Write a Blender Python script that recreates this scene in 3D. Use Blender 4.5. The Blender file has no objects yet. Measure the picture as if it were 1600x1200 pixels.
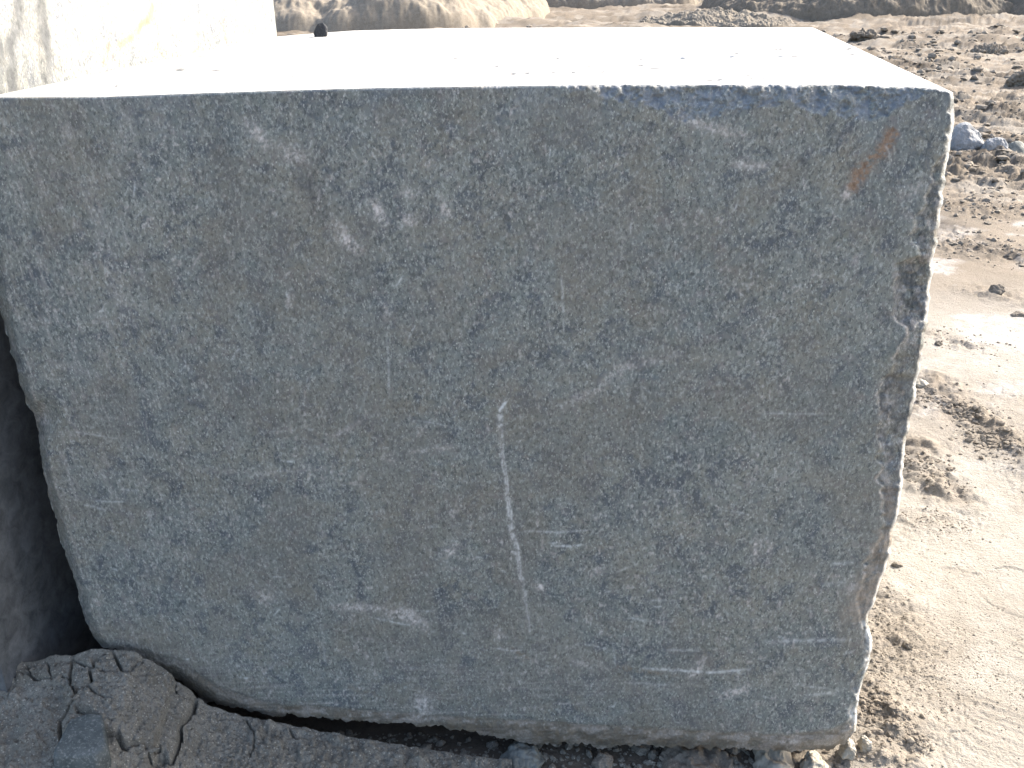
import bpy, bmesh, math, random
import numpy as np

# ------------------------------------------------------------------ camera, sky, sun, exposure
SC = bpy.context.scene
COL = SC.collection
CAM_Z, PITCH, FPX = 1.80, math.radians(23.2), 1550.0
cam_d = bpy.data.cameras.new("camera")
cam = bpy.data.objects.new("camera", cam_d)
COL.objects.link(cam)
cam_d.sensor_width = 36.0
cam_d.lens = FPX / 1600 * 36
cam_d.clip_start = 0.05
cam_d.clip_end = 6000
cam.location = (0, 0, CAM_Z)
cam.rotation_euler = (math.pi / 2 - PITCH, 0, 0)
SC.camera = cam

SUN_EL, SUN_AZ = math.radians(37), math.radians(31)      # azimuth measured from +x towards +y
sun_dir = np.array([math.cos(SUN_EL) * math.cos(SUN_AZ), math.cos(SUN_EL) * math.sin(SUN_AZ), math.sin(SUN_EL)])
world = bpy.data.worlds.new("World")
SC.world = world
world.use_nodes = True
wn = world.node_tree
bg = wn.nodes["Background"]
sky = wn.nodes.new("ShaderNodeTexSky")
sky.sky_type = 'NISHITA'
sky.sun_disc = False
sky.sun_elevation = SUN_EL
sky.sun_rotation = math.pi / 2 - SUN_AZ                  # clockwise from +y
sky.altitude = 200
sky.dust_density = 5.0
sky.ozone_density = 0.6
wn.links.new(sky.outputs[0], bg.inputs[0])
bg.inputs[1].default_value = 0.15
sun_l = bpy.data.lights.new("sun", 'SUN')
sun_l.energy = 2.9
sun_l.angle = math.radians(0.53)
sun_l.color = (1.0, 0.945, 0.86)
sun_o = bpy.data.objects.new("sun", sun_l)
COL.objects.link(sun_o)
from mathutils import Vector
sun_o.rotation_euler = Vector(sun_dir).to_track_quat('Z', 'Y').to_euler()
sun_o.location = (8, 4, 9)
SC.view_settings.view_transform = 'Standard'
SC.view_settings.look = 'None'
SC.view_settings.exposure = 1.75
SC.view_settings.gamma = 1.0

# ------------------------------------------------------------------ helpers
rng = np.random.default_rng(7)
random.seed(7)
C, S = math.cos(PITCH), math.sin(PITCH)


def ray(px, py):
    px = np.asarray(px, float); py = np.asarray(py, float)
    dx = (px - 800) / FPX; dy = (600 - py) / FPX
    return np.stack([dx, C + dy * S, -S + dy * C], -1)


def project(P):
    x, y, z = P[..., 0], P[..., 1], P[..., 2] - CAM_Z
    d = y * C - z * S
    u = y * S + z * C
    d = np.maximum(d, 1e-3)
    return 800 + FPX * x / d, 600 - FPX * u / d


def ground_xy(px, py, z=0.0):
    r = ray(px, py)
    t = (z - CAM_Z) / r[..., 2]
    return r[..., 0] * t, r[..., 1] * t


def _hash(ix, iy, iz, seed):
    h = (ix.astype(np.int64) * 374761393 + iy.astype(np.int64) * 668265263 + iz.astype(np.int64) * 2147483647 + seed * 974634777)
    h = (h ^ (h >> 13)) * 1274126177
    h = h & 0xFFFFFFFF
    h = (h ^ (h >> 16)) * 2246822519 & 0xFFFFFFFF
    return ((h ^ (h >> 15)) & 0xFFFFFF) / float(0xFFFFFF)


def vnoise(x, y, z=None, seed=0):
    x = np.asarray(x, float); y = np.asarray(y, float)
    z = np.zeros_like(x) if z is None else np.asarray(z, float)
    xi, yi, zi = np.floor(x), np.floor(y), np.floor(z)
    fx, fy, fz = x - xi, y - yi, z - zi
    fx = fx * fx * fx * (fx * (fx * 6 - 15) + 10)
    fy = fy * fy * fy * (fy * (fy * 6 - 15) + 10)
    fz = fz * fz * (3 - 2 * fz)
    flat = not np.any(z)
    out = 0
    for dz in ((0,) if flat else (0, 1)):
        wz = 1.0 if flat else (fz if dz else 1 - fz)
        a = _hash(xi, yi, zi + dz, seed); b = _hash(xi + 1, yi, zi + dz, seed)
        c = _hash(xi, yi + 1, zi + dz, seed); d = _hash(xi + 1, yi + 1, zi + dz, seed)
        out = out + wz * ((a * (1 - fx) + b * fx) * (1 - fy) + (c * (1 - fx) + d * fx) * fy)
    return out                                           # 0..1


def fbm(x, y, z=None, octv=4, seed=0, gain=0.5, ridged=False):
    s = 0; a = 1.0; n = 0
    for k in range(octv):
        f = 2.03 ** k
        v = vnoise(x * f + 17.3 * k, y * f - 9.1 * k, None if z is None else z * f + 3.7 * k, seed + k)
        if ridged:
            v = 1 - np.abs(2 * v - 1)
        s = s + a * v; n += a; a *= gain
    return s / n


def cells(x, y, seed=0):
    """distance to nearest and second nearest feature point, and cell id noise"""
    xi, yi = np.floor(x), np.floor(y)
    f1 = np.full(x.shape, 9.0); f2 = np.full(x.shape, 9.0); idv = np.zeros(x.shape)
    z0 = np.zeros_like(xi)
    for ox in (-1, 0, 1):
        for oy in (-1, 0, 1):
            cx, cy = xi + ox, yi + oy
            d = np.hypot(cx + _hash(cx, cy, z0, seed) - x, cy + _hash(cx, cy, z0, seed + 5) - y)
            h = _hash(cx, cy, z0, seed + 9)
            n1 = d < f1
            f2 = np.where(n1, f1, np.minimum(f2, d))
            idv = np.where(n1, h, idv)
            f1 = np.where(n1, d, f1)
    return f1, f2, idv


def sstep(a, b, x):
    t = np.clip((x - a) / (b - a), 0, 1)
    return t * t * (3 - 2 * t)


def dist_poly(x, y, pts):
    """distance to a polyline and the parameter 0..1 along it"""
    pts = np.asarray(pts, float)
    best = np.full(x.shape, 1e9); par = np.zeros(x.shape)
    seg = np.hypot(*(pts[1:] - pts[:-1]).T); tot = seg.sum(); acc = 0
    for (a, b, L) in zip(pts[:-1], pts[1:], seg):
        d = b - a
        t = np.clip(((x - a[0]) * d[0] + (y - a[1]) * d[1]) / max(L * L, 1e-9), 0, 1)
        dd = np.hypot(x - a[0] - t * d[0], y - a[1] - t * d[1])
        m = dd < best
        best = np.where(m, dd, best); par = np.where(m, (acc + t * L) / tot, par)
        acc += L
    return best, par


def mesh_np(name, V, faces4=None, tris=None, attrs=None, smooth=True, ngons=None):
    me = bpy.data.meshes.new(name)
    V = np.asarray(V, np.float32).reshape(-1, 3)
    loops, totals = [], []
    if faces4 is not None and len(faces4):
        f = np.asarray(faces4, np.int32).reshape(-1, 4); loops.append(f.ravel()); totals.append(np.full(len(f), 4, np.int32))
    if tris is not None and len(tris):
        f = np.asarray(tris, np.int32).reshape(-1, 3); loops.append(f.ravel()); totals.append(np.full(len(f), 3, np.int32))
    for g in (ngons or []):
        loops.append(np.asarray(g, np.int32)); totals.append(np.array([len(g)], np.int32))
    L = np.concatenate(loops); T = np.concatenate(totals)
    me.vertices.add(len(V)); me.vertices.foreach_set("co", V.ravel())
    me.loops.add(len(L)); me.loops.foreach_set("vertex_index", L)
    me.polygons.add(len(T))
    me.polygons.foreach_set("loop_start", np.concatenate([[0], np.cumsum(T)[:-1]]).astype(np.int32))
    me.polygons.foreach_set("loop_total", T)
    me.polygons.foreach_set("use_smooth", np.full(len(T), smooth, bool))
    me.update(calc_edges=True)
    for an, arr in (attrs or {}).items():
        at = me.attributes.new(an, 'FLOAT_COLOR', 'POINT')
        at.data.foreach_set("color", np.asarray(arr, np.float32).ravel())
    return me


def grid_faces(nr, nc, off=0, flip=False):
    i = np.arange(nr - 1)[:, None] * nc + np.arange(nc - 1)[None, :] + off
    q = np.stack([i, i + 1, i + nc + 1, i + nc], -1).reshape(-1, 4)
    return q[:, ::-1] if flip else q


def link(name, me, mat, loc=(0, 0, 0)):
    o = bpy.data.objects.new(name, me)
    COL.objects.link(o)
    o.location = loc
    if mat:
        me.materials.append(mat)
    return o


def tag(o, label=None, cat=None, group=None, kind=None):
    if label: o["label"] = label
    if cat: o["category"] = cat
    if group: o["group"] = group
    if kind: o["kind"] = kind
    return o


# ------------------------------------------------------------------ materials
class NT:
    def __init__(self, name):
        self.m = bpy.data.materials.new(name)
        self.m.use_nodes = True
        self.t = self.m.node_tree
        self.b = self.t.nodes["Principled BSDF"]
        self.co = self.t.nodes.new("ShaderNodeTexCoord").outputs["Object"]

    def link(self, a, b): self.t.links.new(a, b)

    def mapping(self, sc=(1, 1, 1), rot=(0, 0, 0)):
        n = self.t.nodes.new("ShaderNodeMapping")
        n.inputs["Scale"].default_value = sc; n.inputs["Rotation"].default_value = rot
        self.link(self.co, n.inputs["Vector"])
        return n.outputs[0]

    def noise(self, scale, detail=3, rough=0.55, vec=None, dist=0.0, col=False):
        n = self.t.nodes.new("ShaderNodeTexNoise")
        n.inputs["Scale"].default_value = scale; n.inputs["Detail"].default_value = detail
        n.inputs["Roughness"].default_value = rough; n.inputs["Distortion"].default_value = dist
        self.link(vec or self.co, n.inputs["Vector"])
        return n.outputs["Color" if col else "Fac"]

    def voro(self, scale, feat='F1', vec=None, out="Distance", rnd=1.0):
        n = self.t.nodes.new("ShaderNodeTexVoronoi")
        n.feature = feat
        n.inputs["Scale"].default_value = scale; n.inputs["Randomness"].default_value = rnd
        self.link(vec or self.co, n.inputs["Vector"])
        return n.outputs[out]

    def ramp(self, f, a, b, c0=(0, 0, 0, 1), c1=(1, 1, 1, 1)):
        n = self.t.nodes.new("ShaderNodeMapRange")
        n.clamp = True
        n.inputs[1].default_value = a; n.inputs[2].default_value = b
        self.link(f, n.inputs[0])
        return n.outputs[0]

    def mix(self, f, a, b, mode='MIX'):
        n = self.t.nodes.new("ShaderNodeMix")
        n.data_type = 'RGBA'; n.blend_type = mode
        for s, v in ((n.inputs[0], f), (n.inputs[6], a), (n.inputs[7], b)):
            if hasattr(v, "links"): self.link(v, s)
            elif isinstance(v, (int, float)): s.default_value = v
            else: s.default_value = (*v, 1)
        return n.outputs[2]

    def math(self, op, a, b=0.0):
        n = self.t.nodes.new("ShaderNodeMath")
        n.operation = op
        for s, v in ((n.inputs[0], a), (n.inputs[1], b)):
            if hasattr(v, "links"): self.link(v, s)
            else: s.default_value = v
        return n.outputs[0]

    def attr(self, name):
        n = self.t.nodes.new("ShaderNodeAttribute")
        n.attribute_name = name
        s = self.t.nodes.new("ShaderNodeSeparateColor")
        self.link(n.outputs["Color"], s.inputs[0])
        return s.outputs[0], s.outputs[1], s.outputs[2], n.outputs["Alpha"]

    def bump(self, h, strength, dist, prev=None):
        n = self.t.nodes.new("ShaderNodeBump")
        n.inputs["Strength"].default_value = strength; n.inputs["Distance"].default_value = dist
        self.link(h, n.inputs["Height"])
        if prev: self.link(prev, n.inputs["Normal"])
        return n.outputs[0]

    def finish(self, col, rough=0.8, normal=None, spec=0.4):
        if hasattr(col, "links"): self.link(col, self.b.inputs["Base Color"])
        else: self.b.inputs["Base Color"].default_value = (*col, 1)
        if hasattr(rough, "links"): self.link(rough, self.b.inputs["Roughness"])
        else: self.b.inputs["Roughness"].default_value = rough
        self.b.inputs["Specular IOR Level"].default_value = spec
        if normal: self.link(normal, self.b.inputs["Normal"])
        return self.m


def granite_base(n, tint=(1, 1, 1), lift=1.0):
    """mottled blue-grey schistose granite: patches, crystals, pale flecks"""
    k = lambda c: tuple(min(1, a * b * lift) for a, b in zip(c, tint))
    big = n.noise(5.0, 5, 0.62, dist=0.6)
    mid = n.noise(21, 5, 0.68, dist=0.5)
    hue = n.noise(9, 4, 0.62)
    pink = n.noise(33, 3, 0.6)
    c = n.mix(n.ramp(big, 0.36, 0.64), k((0.165, 0.187, 0.192)), k((0.232, 0.242, 0.228)))
    c = n.mix(n.math('MULTIPLY', n.ramp(hue, 0.44, 0.66), 0.75), c, k((0.225, 0.214, 0.182)))
    c = n.mix(n.math('MULTIPLY', n.ramp(pink, 0.56, 0.70), 0.55), c, k((0.215, 0.190, 0.195)))
    c = n.mix(n.math('MULTIPLY', n.ramp(pink, 0.44, 0.30), 0.40), c, k((0.165, 0.200, 0.185)))
    c = n.mix(n.math('MULTIPLY', n.ramp(mid, 0.50, 0.64), 0.95), c, k((0.094, 0.108, 0.130)))
    c = n.mix(n.math('MULTIPLY', n.ramp(mid, 0.42, 0.28), 0.35), c, k((0.30, 0.31, 0.30)))
    mid2 = n.noise(52, 4, 0.66, dist=0.4)
    c = n.mix(n.math('MULTIPLY', n.ramp(mid2, 0.54, 0.70), 0.60), c, k((0.105, 0.115, 0.125)))
    c = n.mix(n.math('MULTIPLY', n.ramp(mid2, 0.44, 0.30), 0.45), c, k((0.31, 0.315, 0.30)))
    # crystals, some leaning with the foliation
    lean = n.mapping((1.0, 1.0, 0.62), (0, math.radians(30), 0))
    cr = n.noise(185, 3, 0.68, vec=lean)
    c = n.mix(n.math('MULTIPLY', n.ramp(cr, 0.51, 0.64), 0.76), c, k((0.40, 0.415, 0.405)))
    lean3 = n.mapping((1.0, 1.0, 0.62), (0, math.radians(-40), 0.4))
    cr2 = n.noise(170, 3, 0.68, vec=lean3)
    c = n.mix(n.math('MULTIPLY', n.ramp(cr2, 0.52, 0.64), 0.78), c, k((0.070, 0.079, 0.086)))
    fl = n.voro(120, 'F1', vec=lean3)
    c = n.mix(n.math('MULTIPLY', n.ramp(fl, 0.19, 0.09), n.math('MULTIPLY', n.ramp(pink, 0.4, 0.6), 0.75)), c, k((0.62, 0.63, 0.60)))
    return c, big, mid, cr, cr2


def make_granite():
    n = NT("blue_grey_granite")
    c, big, mid, cr, cr2 = granite_base(n, (0.955, 0.945, 0.875))
    pale, rust, dark, blue = n.attr("marks")
    brown, dust, rough_, white = n.attr("marks_more")
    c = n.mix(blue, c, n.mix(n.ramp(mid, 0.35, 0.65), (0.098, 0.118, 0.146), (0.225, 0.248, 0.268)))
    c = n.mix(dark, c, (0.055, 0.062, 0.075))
    c = n.mix(brown, c, n.mix(n.ramp(mid, 0.35, 0.65), (0.13, 0.105, 0.075), (0.25, 0.21, 0.155)))
    c = n.mix(pale, c, n.mix(n.ramp(cr, 0.4, 0.65), (0.42, 0.38, 0.345), (0.68, 0.63, 0.58)))
    c = n.mix(rust, c, n.mix(n.ramp(cr2, 0.35, 0.65), (0.155, 0.095, 0.062), (0.31, 0.215, 0.145)))
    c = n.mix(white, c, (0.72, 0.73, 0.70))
    c = n.mix(dust, c, n.mix(n.ramp(mid, 0.3, 0.7), (0.40, 0.385, 0.355), (0.56, 0.545, 0.51)))
    b1 = n.bump(cr, 0.35, 0.0012)
    b2 = n.bump(n.noise(60, 5, 0.65), 0.5, 0.003, b1)
    nb = n.t.nodes.new("ShaderNodeBump")
    nb.inputs["Distance"].default_value = 0.012
    n.link(n.math('MULTIPLY', rough_, 0.8), nb.inputs["Strength"])
    n.link(n.noise(38, 6, 0.7, dist=0.8), nb.inputs["Height"])
    n.link(b2, nb.inputs["Normal"])
    m_ = n.finish(c, n.math('ADD', 0.62, n.math('MULTIPLY', dark, 0.38)), nb.outputs[0], 0.45)
    n.link(n.math('MULTIPLY', n.math('SUBTRACT', 1.0, dark), 0.45), n.b.inputs["Specular IOR Level"])
    return m_


def make_pale_granite():
    n = NT("pale_stained_granite")
    c, big, mid, cr, cr2 = granite_base(n, (1.03, 1.0, 0.95), 1.45)
    grey, rust, dark, _ = n.attr("marks")
    c = n.mix(grey, c, n.mix(n.ramp(mid, 0.3, 0.7), (0.045, 0.049, 0.052), (0.165, 0.170, 0.172)))  # grey streaks and the painted shade of the gap
    c = n.mix(rust, c, (0.30, 0.195, 0.135))
    c = n.mix(dark, c, (0.12, 0.125, 0.14))
    b = n.bump(n.noise(50, 5, 0.65), 0.5, 0.004)
    return n.finish(c, 0.75, b, 0.3)


def make_ground():
    n = NT("dusty_quarry_earth")
    pale, brown, salt, wet = n.attr("tone")
    big = n.noise(1.6, 5, 0.6)
    mid = n.noise(14, 5, 0.65, dist=0.5)
    fine = n.noise(120, 4, 0.65)
    c = n.mix(n.ramp(big, 0.35, 0.65), (0.165, 0.139, 0.107), (0.218, 0.186, 0.146))
    c = n.mix(n.math('MULTIPLY', n.ramp(mid, 0.45, 0.7), 0.5), c, (0.185, 0.150, 0.118))
    c = n.mix(brown, c, n.mix(n.ramp(mid, 0.35, 0.65), (0.100, 0.081, 0.061), (0.168, 0.138, 0.103)))
    c = n.mix(pale, c, n.mix(n.ramp(mid, 0.3, 0.7), (0.262, 0.242, 0.206), (0.330, 0.310, 0.274)))
    c = n.mix(salt, c, n.mix(n.ramp(mid, 0.3, 0.7), (0.33, 0.32, 0.305), (0.43, 0.42, 0.405)))
    c = n.mix(wet, c, (0.072, 0.063, 0.055))
    c = n.mix(n.math('MULTIPLY', n.ramp(fine, 0.52, 0.75), 0.35), c, (0.12, 0.10, 0.085))
    b = n.bump(n.noise(45, 5, 0.7), 0.7, 0.012)
    b = n.bump(fine, 0.9, 0.006, b)
    b = n.bump(n.noise(300, 3, 0.65), 0.6, 0.0022, b)
    return n.finish(c, 0.95, b, 0.15)


def make_earth(name, c0, c1, c2, bump=0.6, gritty=0.5):
    n = NT(name)
    mid = n.noise(11, 5, 0.65, dist=0.4)
    fine = n.noise(95, 6, 0.72)
    grit = n.voro(120)
    tiny = n.noise(230, 4, 0.75)
    c = n.mix(n.ramp(mid, 0.33, 0.67), c0, c1)
    c = n.mix(n.math('MULTIPLY', n.ramp(fine, 0.5, 0.70), 0.6), c, c2)
    c = n.mix(n.math('MULTIPLY', n.ramp(tiny, 0.52, 0.64), 0.8 * gritty), c, tuple(v * 0.8 for v in c2))
    c = n.mix(n.math('MULTIPLY', n.ramp(grit, 0.26, 0.14), 0.7 * gritty), c, tuple(min(1, v * 1.75) for v in c1))
    b = n.bump(fine, bump, 0.008)
    b = n.bump(tiny, 0.7 * gritty, 0.003, b)
    return n.finish(c, 0.95, b, 0.15)


def make_stone(name, c0, c1, c2, sc=1.0, rough=0.75):
    n = NT(name)
    mid = n.noise(16 * sc, 5, 0.65, dist=0.5)
    cr = n.noise(130 * sc, 3, 0.6)
    c = n.mix(n.ramp(mid, 0.35, 0.65), c0, c1)
    c = n.mix(n.math('MULTIPLY', n.ramp(cr, 0.52, 0.72), 0.6), c, c2)
    b = n.bump(n.noise(55 * sc, 5, 0.7), 0.6, 0.006 / sc)
    return n.finish(c, rough, b, 0.35)


M_GRAN = make_granite()
M_PALE = make_pale_granite()
M_GROUND = make_ground()
M_MUD = make_earth("cracked_grey_mud", (0.215, 0.200, 0.166), (0.295, 0.277, 0.234), (0.118, 0.108, 0.088), 1.0, 1.0)
M_PILE = make_earth("heaped_tan_earth", (0.19, 0.165, 0.132), (0.28, 0.248, 0.20), (0.125, 0.105, 0.085), 1.0)
M_PALEPILE = make_earth("pale_heaped_earth", (0.205, 0.176, 0.138), (0.285, 0.250, 0.200), (0.140, 0.118, 0.092), 1.0)
M_PILED = make_earth("heaped_brown_earth", (0.140, 0.120, 0.094), (0.215, 0.186, 0.146), (0.090, 0.076, 0.060), 1.0)
M_CLOD = make_earth("crumbly_clod", (0.185, 0.158, 0.126), (0.27, 0.238, 0.195), (0.115, 0.097, 0.078))
M_CLODD = make_earth("dark_clod", (0.150, 0.130, 0.104), (0.225, 0.196, 0.158), (0.09, 0.077, 0.062))
M_BLACK = make_stone("black_stone", (0.018, 0.020, 0.024), (0.035, 0.038, 0.044), (0.07, 0.075, 0.08))
M_WSTONE = make_stone("whitish_granite_rubble", (0.21, 0.215, 0.22), (0.31, 0.315, 0.315), (0.13, 0.135, 0.14), 0.5)
M_GSTONE = make_stone("greenish_grey_rubble", (0.13, 0.138, 0.125), (0.20, 0.208, 0.19), (0.08, 0.084, 0.075), 0.5)
M_CHIP = make_stone("blue_green_chip", (0.060, 0.070, 0.068), (0.110, 0.122, 0.118), (0.30, 0.305, 0.28), 1.3)
M_CREAM = make_stone("cream_packing_stone", (0.29, 0.262, 0.21), (0.37, 0.34, 0.28), (0.21, 0.185, 0.15), 1.5)

# ------------------------------------------------------------------ granite block
PA = math.radians(4.0)
FD = 1.86


def on_face(px, py, off=0.0):
    r = ray(px, py)
    t = (FD * math.cos(PA) + off) / (r[..., 0] * math.sin(PA) + r[..., 1] * math.cos(PA))
    return np.array([0, 0, CAM_Z]) + r * t[..., None]


def resample(pts, n, dens=None):
    pts = np.asarray(pts, float)
    L = np.concatenate([[0], np.cumsum(np.hypot(*(pts[1:] - pts[:-1]).T))])
    t = np.linspace(0, L[-1], n) if dens is None else dens * L[-1]
    return np.stack([np.interp(t, L, pts[:, 0]), np.interp(t, L, pts[:, 1])], -1)


EDGE_TOP = [(-20, 152), (150, 151.5), (300, 146), (450, 141), (600, 137), (800, 134), (940, 132.5), (1150, 132.5), (1300, 133), (1400, 135), (1460, 138), (1488, 144)]
EDGE_R = [(1488, 144), (1491, 160), (1489, 200), (1484, 230), (1480, 260), (1473, 310), (1467, 345), (1466, 352), (1464, 385), (1461, 402), (1455, 440), (1450, 480), (1444, 530), (1436, 580), (1430, 620), (1420, 660), (1415, 700), (1411, 740), (1406, 790), (1397, 830), (1392, 860), (1380, 900), (1368, 940), (1358, 958), (1357, 975), (1363, 1000), (1362, 1030), (1353, 1055), (1345, 1085), (1340, 1110), (1337, 1142)]
EDGE_L = [(-20, 152), (-23, 300), (-6, 440), (0, 480), (8, 510), (18, 550), (28, 585), (40, 625), (58, 660), (64, 720), (72, 760), (85, 800), (95, 845), (107, 880), (122, 925), (132, 965), (145, 992), (158, 1010)]
EDGE_B = [(158, 1010), (205, 1022), (245, 1040), (290, 1072), (322, 1094), (345, 1102), (400, 1114), (470, 1119), (540, 1126), (600, 1131), (650, 1133), (700, 1138), (745, 1145), (790, 1155), (840, 1164), (890, 1162), (940, 1166), (1000, 1165), (1060, 1168), (1130, 1169), (1200, 1171), (1260, 1175), (1290, 1172), (1320, 1160), (1337, 1142)]
NU, NV = 960, 660
u = np.linspace(0, 1, NU); v = np.linspace(0, 1, NV)
ve = (v + 0.06 * np.sin(np.pi * v) * 0)
et, eb, el, er = resample(EDGE_TOP, NU), resample(EDGE_B, NU), resample(EDGE_L, NV), resample(EDGE_R, NV)


def jag(edge, axis, amp, seed, freq=0.08):
    e = edge.copy()
    k = np.arange(len(e))
    w = np.minimum(1, np.minimum(k, k[::-1]) / 12)
    e[:, axis] += w * amp * (fbm(k * freq, k * 0, octv=4, seed=seed, gain=0.65) - 0.5) * 2
    return e


er = jag(er, 0, 3.5, 3, 0.06)
kE = np.arange(NV)
chipn = _hash(np.floor(kE / 13 + 1.5 * vnoise(kE / 30, kE * 0, seed=4)), kE * 0.0, kE * 0.0, 77) - 0.5
er[:, 0] += np.convolve(np.pad(chipn, 2, mode='edge'), np.ones(5) / 5, 'valid') * 3.6 * np.minimum(1, np.minimum(kE, kE[::-1]) / 12)
el = jag(el, 0, 4.0, 5, 0.08)
eb = jag(eb, 1, 7.0, 8, 0.10)
kk = sstep(880, 980, et[:, 0])
et[:, 1] += kk * 3.0 * (fbm(np.arange(NU) * 0.11, np.zeros(NU), octv=3, seed=31) - 0.5) * np.minimum(1, (NU - 1 - np.arange(NU)) / 20)
U, Vv = np.meshgrid(u, v)
PX = np.zeros((NV, NU, 2))
for a in (0, 1):
    PX[..., a] = ((1 - Vv) * et[None, :, a] + Vv * eb[None, :, a] + (1 - U) * el[:, None, a] + U * er[:, None, a]
                  - ((1 - U) * (1 - Vv) * et[0, a] + U * (1 - Vv) * et[-1, a] + (1 - U) * Vv * eb[0, a] + U * Vv * eb[-1, a]))
X, Y = PX[..., 0], PX[..., 1]
# wobbling coordinates so that strokes are ragged
wx = X + 7 * (fbm(X / 14, Y / 14, octv=3, seed=40) - 0.5)
wy = Y + 7 * (fbm(X / 14, Y / 14, octv=3, seed=50) - 0.5)
grain = fbm(X / 5.0, Y / 5.0, octv=3, seed=60, gain=0.7)
grain2 = fbm(X / 11.0, Y / 11.0, octv=3, seed=66, gain=0.7)
leanx = X * 0.94 - Y * 0.34; leany = X * 0.34 + Y * 0.94
strand = fbm(leanx / 4, leany / 26, octv=3, seed=70)
pale = np.zeros_like(X); rust = np.zeros_like(X); dark = np.zeros_like(X); blue = np.zeros_like(X)
brown = np.zeros_like(X); dust = np.zeros_like(X); roughm = np.zeros_like(X); white = np.zeros_like(X)
tan = np.zeros_like(X)
rec = np.zeros_like(X)                                   # how far the surface stands back, metres


def stroke(arr, pts, w, amt, fade=True, rag=0.8, wob=True):
    q_ = np.asarray(pts, float); pad = 3 * w + 10
    bb = np.nonzero((X > q_[:, 0].min() - pad) & (X < q_[:, 0].max() + pad) & (Y > q_[:, 1].min() - pad) & (Y < q_[:, 1].max() + pad))
    if not len(bb[0]): return
    d, t = dist_poly((wx if wob else X)[bb], (wy if wob else Y)[bb], pts)
    m = np.exp(-(d / w) ** 2)
    if fade: m = m * (0.35 + 0.65 * np.sin(np.pi * np.clip(t, 0.02, 0.98)) ** 0.6)
    m = m * np.clip(1 - rag + rag * 4.2 * (grain[bb] - 0.33), 0, 1.8) * amt * 1.12
    arr[bb] = np.maximum(arr[bb], np.clip(m, 0, 1))


# pale bruises (hammer and dust marks)
for pts, w, a in [
    ([(385, 193), (402, 206), (418, 230)], 9, .60), ([(440, 230), (455, 243), (478, 250)], 12, .50),
    ([(583, 316), (590, 332), (600, 345)], 9, .75), ([(632, 300), (645, 303)], 10, .55), ([(628, 340), (648, 346)], 9, .65),
    ([(690, 312), (695, 326), (703, 337)], 7, .65), ([(664, 252), (676, 260)], 8, .40), ([(530, 358), (542, 376), (560, 391)], 10, .80),
    ([(452, 458), (453, 478)], 5, .45), ([(602, 470), (604, 500)], 5, .45), ([(1065, 183), (1105, 199), (1168, 212)], 7, .55),
    ([(1148, 256), (1200, 259)], 8, .45), ([(402, 926), (420, 940)], 13, .40), ([(838, 913), (846, 920)], 6, .70),
    ([(520, 945), (545, 948), (600, 953)], 5, .60), ([(600, 953), (640, 962), (668, 982)], 9, .75),
    ([(687, 872), (712, 850)], 7, .65), ([(652, 1090), (660, 1104), (664, 1118)], 13, .75), ([(640, 1118), (675, 1122)], 10, .45),
    ([(1079, 1058), (1100, 1030)], 7, .70), ([(1128, 1090), (1168, 1070)], 6, .75), ([(778, 988), (786, 1003)], 7, .50),
    ([(1178, 878), (1180, 848), (1206, 846)], 5, .55), ([(1200, 880), (1204, 850)], 5, .5), ([(930, 892), (940, 893)], 5, .5),
    ([(1060, 553), (1000, 568), (960, 580), (930, 612), (880, 632)], 8, .30), ([(965, 560), (972, 600)], 11, .25),
    ([(128, 280), (150, 330), (170, 410), (200, 500)], 14, .20), ([(190, 150), (210, 230)], 10, .16), ([(230, 150), (250, 200)], 10, .14),
    ([(640, 708), (705, 700)], 5, .35), ([(600, 712), (612, 718)], 9, .3), ([(640, 690), (690, 640)], 3, .2), ([(510, 690), (575, 650)], 4, .25),
    ([(300, 735), (420, 740), (520, 730)], 5, .22), ([(500, 820), (505, 840)], 7, .25), ([(1105, 775), (1115, 782)], 5, .3),
    ([(895, 1032), (940, 1042)], 7, .40), ([(1210, 488), (1190, 500)], 4, .2), ([(70, 560), (160, 590)], 6, .2),
    ([(60, 650), (75, 665)], 9, .4), ([(1330, 415), (1345, 400)], 6, .35), ([(1415, 330), (1432, 350)], 6, .35),
    ([(1410, 305), (1450, 285)], 10, .30), ([(1210, 1156), (1260, 1162)], 7, .5)]:
    stroke(pale, pts, w, a)
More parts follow.
